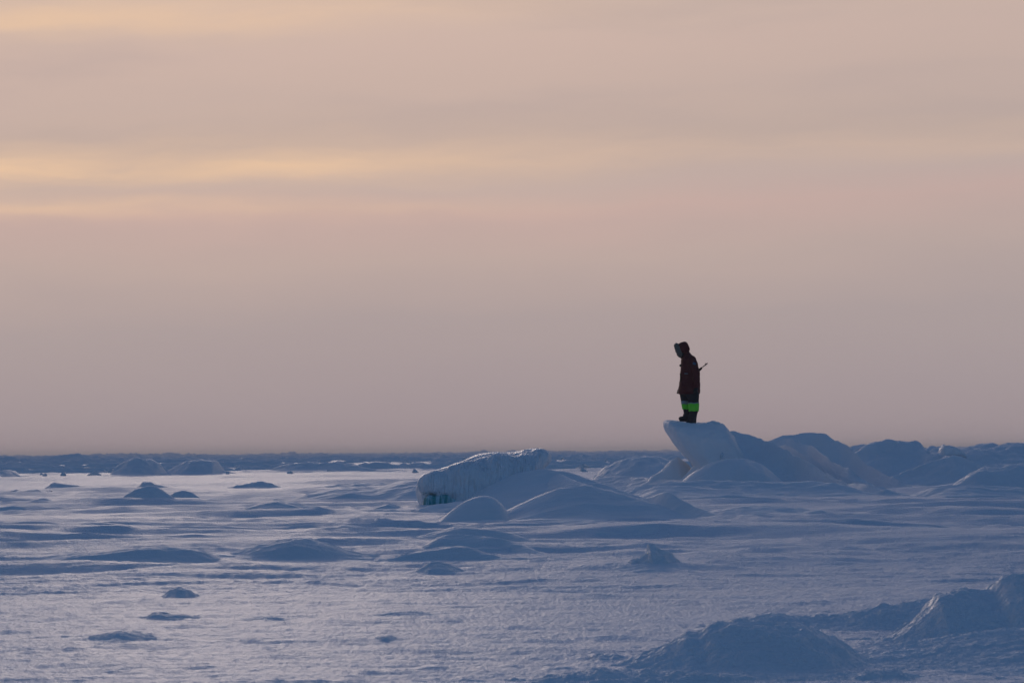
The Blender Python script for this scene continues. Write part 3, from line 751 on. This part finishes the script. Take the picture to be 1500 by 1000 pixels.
def band(pts, y0, y1, mat, name, grow=.018):
    def at(py):
        for a, b in zip(pts[:-1], pts[1:]):
            if a[1] <= py <= b[1]:
                f = (py-a[1])/(b[1]-a[1]); return [a[i]+(b[i]-a[i])*f for i in range(5)]
    b = bmesh.new(); seg = 24; rr = []
    for py in (y0, y0+.01, (y0*2+y1)/3, (y0+2*y1)/3, y1-.01, y1):
        px, _, y, rx, ry = at(py); g = grow+.004 if py not in (y0, y1) else grow-.012
        rr.append([v3(px, y, py)+Vector((math.cos(k*2*math.pi/seg)*(rx+g), math.sin(k*2*math.pi/seg)*(ry+g), .006*math.sin(k*1.3))) for k in range(seg)])
    loft(b, rr)
    me = bpy.data.meshes.new(name); b.to_mesh(me); b.free(); me.materials.append(mat)
    for p in me.polygons: p.use_smooth = True
    o = bpy.data.objects.new(name, me); COL.objects.link(o); o.parent = tr
band(NL, 591.2, 602.4, M_HIVIS, 'green_band'); band(FL, 591.6, 599.2, M_HIVIS, 'green_band')
band(NL, 589.8, 591.2, M_REFL, 'reflective_strip'); band(FL, 587.0, 591.6, M_REFL, 'reflective_strip')
# boots
for (ax, ay, y, tx, ty) in ((1014, 611, -.13, 1006.8, 618), (1006.2, 608, .13, 996.8, 612.8)):
    bm = bmesh.new()
    sole = 3.1
    cap(bm, v3(ax, y, ay), v3(ax, y, ty), .088, .078)
    cap(bm, v3(ax+.5, y, ty), v3(tx+1.5, y-.02, ty+.4), .070, .058)
    ell(bm, v3(tx+1.3, y-.02, ty), (.064, .06, .052))
    b = simple('boot', bm, M_BOOT, person, voxel=.010, smooth=2)
    bm = bmesh.new()
    x0, z0 = q(ax+4.3, ty+3.6); x1, _ = q(tx-1.4, 0)
    n = 20; L_ = (x0-x1)/2; cx = (x0+x1)/2
    loft(bm, [[(cx+L_*math.cos(k*2*math.pi/n), y-.01+.055*math.sin(k*2*math.pi/n)*(1+.15*math.cos(k*2*math.pi/n+3.1)), zz) for k in range(n)] for zz in (z0-.008, z0+.022)])
    me = bpy.data.meshes.new('sole'); bm.to_mesh(me); bm.free(); me.materials.append(M_BLK)
    o = bpy.data.objects.new('sole', me); COL.objects.link(o); o.parent = b
# gloves: palm, four bent fingers and a thumb over each hand
for s, wr, pl, d in ((-1, (1019.3, .25, 567), (1018.7, .25, 571), Vector((-.10, 0, -1))), (1, (998.5, .24, 565), (997.3, .23, 569), Vector((-.25, 0, -1)))):
    d.normalize(); bm = bmesh.new()
    a = v3(wr[0], s*wr[1], wr[2]); b = v3(pl[0], s*pl[1], pl[2])
    cap(bm, a, b, .050, .046); cap(bm, b, b+d*.03, .044, .042)
    for k, (off, ln) in enumerate(((-.034, .068), (-.012, .078), (.012, .073), (.034, .058))):
        o_ = Vector((off, s*.004*k, 0)); p0 = b+o_*.8+d*.035; p1 = b+o_+d*(.035+ln*.5)+Vector((-.004, -s*.008, 0)); p2 = b+o_+d*(.03+ln)+Vector((-.012, -s*.022, 0))
        cap(bm, p0, p1, .0165, .015, seg=8); cap(bm, p1, p2, .015, .013, seg=8)
    cap(bm, b+Vector((-.030, -s*.012, -.0)), b+Vector((-.055, -s*.02, -.048)), .019, .015, seg=8)
    simple('glove', bm, M_BLK, person, voxel=.007, smooth=1)

# slung gun: barrel rising behind the back
mz = v3(1036.2, -.06, 532.6); bt = v3(1003.5, .56, 559)
ax_ = (mz-bt).normalized(); Lg = (mz-bt).length
rifle = bpy.data.objects.new('rifle', None); COL.objects.link(rifle)
rifle.location = (PO.x+bt.x, PO.y+PY0+bt.y, PO.z+bt.z); rifle.rotation_euler = ax_.to_track_quat('X', 'Z').to_euler()
tag(rifle, 'dark rifle slung behind the person, its thin barrel poking up to the right', 'rifle')
def rp(name, mat, fn):
    b = bmesh.new(); fn(b); me = bpy.data.meshes.new(name); b.to_mesh(me); b.free(); me.materials.append(mat)
    for p in me.polygons: p.use_smooth = True
    o = bpy.data.objects.new(name, me); COL.objects.link(o); o.parent = rifle; return o
rp('barrel', M_GUN, lambda b: (cap(b, (.42, 0, 0), (Lg, 0, 0), .013, .0095, seg=12), cap(b, (Lg-.05, 0, 0), (Lg, 0, 0), .013, .013, seg=12)))
rp('front_sight', M_GUN, lambda b: (cap(b, (Lg-.07, 0, 0), (Lg-.055, 0, .036), .008, .006, seg=8), cap(b, (Lg-.07, 0, 0), (Lg-.055, 0, -.032), .006, .005, seg=8)))
rp('stock', M_WOOD, lambda b: loft(b, [[(x, hy*math.sin(t), z+hz*math.cos(t)) for t in [k*math.pi/7 for k in range(14)]] for x, hy, hz, z in [(0,.018,.06,-.045),(.02,.022,.066,-.045),(.2,.02,.042,-.028),(.3,.018,.026,-.02),(.42,.024,.032,-.008),(.6,.024,.030,-.006),(Lg-.22,.020,.026,-.004),(Lg-.20,.012,.016,0)]]))
rp('receiver', M_GUN, lambda b: loft(b, [[(x, .017*math.sin(t), .014+.02*math.cos(t)) for t in [k*math.pi/7 for k in range(14)]] for x in (.34, .36, .56, .60)]))
rp('bolt_handle', M_GUN, lambda b: (cap(b, (.40, 0, .015), (.39, -.045, -.005), .006, .006, seg=8), cap(b, (.39, -.045, -.005), (.388, -.052, -.01), .011, .011, seg=8)))
rp('sling', M_BLK, lambda b: loft(b, [[(x, y+sy, z+sz) for sy, sz in ((-.003,-.018),(.003,-.018),(.003,.018),(-.003,.018))] for x, y, z in [(.1,.0,-.09),(.2,-.03,-.07),(.35,-.06,-.02),(.5,-.06,.0),(.6,-.035,-.01),(Lg-.28,-.01,-.03)]]))

def haze():
    bm = bmesh.new()
    bmesh.ops.create_cube(bm, size=1, matrix=Matrix.Translation((0, 0, 3.5)) @ Matrix.Diagonal((16000, 16000, 10, 1)))
    me = bpy.data.meshes.new('haze'); bm.to_mesh(me); bm.free()
    m = bpy.data.materials.new('thin_ice_haze'); m.use_nodes = True; nt = m.node_tree
    nt.nodes.remove(nt.nodes['Principled BSDF'])
    pv = nt.nodes.new('ShaderNodeVolumePrincipled'); pv.inputs['Color'].default_value = (.90, .90, .95, 1); pv.inputs['Density'].default_value = .00034; pv.inputs['Anisotropy'].default_value = .3
    nt.links.new(pv.outputs[0], nt.nodes['Material Output'].inputs['Volume'])
    me.materials.append(m)
    o = bpy.data.objects.new('haze', me); COL.objects.link(o); tag(o, kind='stuff')
haze()
# ------------------------------------------------------------------ sky and light
w = bpy.data.worlds.new('World'); scene.world = w; w.use_nodes = True
nt = w.node_tree; N = nt.nodes.new; L = nt.links.new
bg = nt.nodes['Background']
SUN_AZ = R(-6)      # left of the view direction
SUN_EL = R(7.5)
sky = N('ShaderNodeTexSky'); sky.sky_type = 'NISHITA'; sky.sun_disc = False
sky.sun_elevation = R(5); sky.sun_rotation = SUN_AZ
sky.air_density = 1.0; sky.dust_density = 1.0; sky.ozone_density = 3
tc = N('ShaderNodeTexCoord')
sep = N('ShaderNodeSeparateXYZ'); L(tc.outputs['Generated'], sep.inputs[0])
def mth(op, a, b=None, c=None, clamp=False):
    n = N('ShaderNodeMath'); n.operation = op; n.use_clamp = clamp
    for i, v in enumerate((a, b, c)):
        if v is None: continue
        if isinstance(v, (int, float)): n.inputs[i].default_value = v
        else: L(v, n.inputs[i])
    return n.outputs[0]
def mr(v, a, b, c=0., d=1., sm_=True):
    n = N('ShaderNodeMapRange'); n.interpolation_type = 'SMOOTHSTEP' if sm_ else 'LINEAR'
    L(v, n.inputs[0])
    for i, t in enumerate((a, b, c, d)): n.inputs[i+1].default_value = t
    return n.outputs[0]
def mixc(f, a, b, mode='MIX'):
    n = N('ShaderNodeMix'); n.data_type = 'RGBA'; n.blend_type = mode
    for s, v in ((0, f), (6, a), (7, b)):
        if isinstance(v, (int, float)): n.inputs[s].default_value = v
        elif isinstance(v, tuple): n.inputs[s].default_value = (*v, 1)
        else: L(v, n.inputs[s])
    return n.outputs[2]
el = mth('MULTIPLY', mth('ARCSINE', sep.outputs[2]), 57.29578)            # degrees above the horizon
az = mth('MULTIPLY', mth('ARCTAN2', sep.outputs[0], sep.outputs[1]), 57.29578)
def vec(x, y, z=0.):
    n = N('ShaderNodeCombineXYZ')
    for i, v in enumerate((x, y, z)):
        if isinstance(v, (int, float)): n.inputs[i].default_value = v
        else: L(v, n.inputs[i])
    return n.outputs[0]
def nz(v, scale, detail=4, rough=.5):
    n = N('ShaderNodeTexNoise'); n.inputs['Scale'].default_value = scale; n.inputs['Detail'].default_value = detail; n.inputs['Roughness'].default_value = rough
    L(v, n.inputs['Vector']); return n.outputs['Fac']
# warped elevation so that cloud streaks waver
wv = nz(vec(mth('MULTIPLY', az, .11), mth('MULTIPLY', el, .35)), 1.0, 3)
wv2 = nz(vec(mth('MULTIPLY', az, .5), mth('MULTIPLY', el, 2.2), 4.), 1.0, 4)
ew = mth('ADD', mth('ADD', el, mth('MULTIPLY', mth('SUBTRACT', wv, .5), 1.1)), mth('MULTIPLY', mth('SUBTRACT', wv2, .5), .35))
ew = mth('ADD', ew, mth('MULTIPLY', az, -.022))
def ramp(v, lo, hi, stops):
    f = mr(v, lo, hi, 0, 1, False)
    n = N('ShaderNodeValToRGB'); e = n.color_ramp
    while len(e.elements) < len(stops): e.elements.new(.5)
    for i, (p, c) in enumerate(stops):
        e.elements[i].position = (p-lo)/(hi-lo); e.elements[i].color = (*c, 1)
    L(f, n.inputs[0]); return n.outputs[0]
def S(r, g, b):
    return tuple(((c/255)/12.92 if c/255 <= .04045 else ((c/255+.055)/1.055)**2.4) for c in (r, g, b))
base = ramp(ew, 0, 14, [(0, S(164,148,152)), (1.0, S(168,153,155)), (2.5, S(176,160,158)), (3.6, S(192,170,162)), (4.5, S(202,173,164)),
      (5.0, S(196,174,166)), (5.8, S(200,176,163)), (6.6, S(201,177,166)), (7.6, S(207,181,169)), (8.6, S(212,186,171)), (11, S(226,194,172)), (14, S(232,200,182))])
left = mr(az, 5, -10)
def bump_(v, c, wd):
    t = mth('DIVIDE', mth('SUBTRACT', v, c), wd)
    return mth('EXPONENT', mth('MULTIPLY', mth('MULTIPLY', t, t), -1.))
tex = nz(vec(mth('MULTIPLY', az, .22), mth('MULTIPLY', ew, 1.6), 9.), 1.0, 5, .6)
st1 = mth('MULTIPLY', bump_(ew, 5.45, .36), mth('ADD', mth('MULTIPLY', left, .72), .22))
st2 = mth('MULTIPLY', bump_(ew, 4.66, .22), mth('MULTIPLY', left, .45))
st3 = mth('MULTIPLY', bump_(ew, 8.25, .28), mth('MULTIPLY', left, .6))
stt = mth('MULTIPLY', mth('ADD', mth('ADD', st1, st2), st3), mr(tex, .25, .7, .45, 1.15), clamp=True)
base = mixc(stt, base, S(240,201,164))
gr = mr(nz(vec(mth('MULTIPLY', az, .10), mth('MULTIPLY', ew, .75), 21.), 1.0, 5, .55), .40, .72, 0, .30)
gr = mth('MULTIPLY', gr, mr(el, 2.5, 5))
base = mixc(gr, base, S(176,160,158))
hz = mth('MULTIPLY', bump_(el, 0, .25), mth('MULTIPLY', left, .2))
base = mixc(hz, base, S(196,165,158))
base = mixc(mr(az, -4, 14, 0, .24), base, S(162,154,156))
# sky glow round the hidden sun, added above the view to light the plain
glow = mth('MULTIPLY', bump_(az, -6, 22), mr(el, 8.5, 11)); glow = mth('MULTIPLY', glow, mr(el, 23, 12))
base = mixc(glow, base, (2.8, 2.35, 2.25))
# the veil of lit cloud covers the low sky ahead; elsewhere the clear dusk sky shows
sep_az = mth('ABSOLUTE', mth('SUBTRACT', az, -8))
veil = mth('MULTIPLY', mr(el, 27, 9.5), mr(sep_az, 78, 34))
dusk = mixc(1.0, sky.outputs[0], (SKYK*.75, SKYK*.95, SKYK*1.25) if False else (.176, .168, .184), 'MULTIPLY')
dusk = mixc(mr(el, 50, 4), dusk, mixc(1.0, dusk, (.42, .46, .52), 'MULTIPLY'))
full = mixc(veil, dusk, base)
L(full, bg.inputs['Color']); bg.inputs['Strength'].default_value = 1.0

sd = bpy.data.lights.new('sun', 'SUN'); sd.energy = .55; sd.angle = R(10); sd.color = (1.0, .80, .66)
so = bpy.data.objects.new('sun', sd); COL.objects.link(so)
dirv = Vector((math.sin(SUN_AZ)*math.cos(SUN_EL), math.cos(SUN_AZ)*math.cos(SUN_EL), math.sin(SUN_EL)))
so.rotation_euler = dirv.to_track_quat('Z', 'Y').to_euler(); so.location = dirv*50

vs = scene.view_settings
scene.display_settings.display_device = 'sRGB'
vs.view_transform = 'Standard'; vs.look = 'None'; vs.exposure = 0; vs.gamma = 1
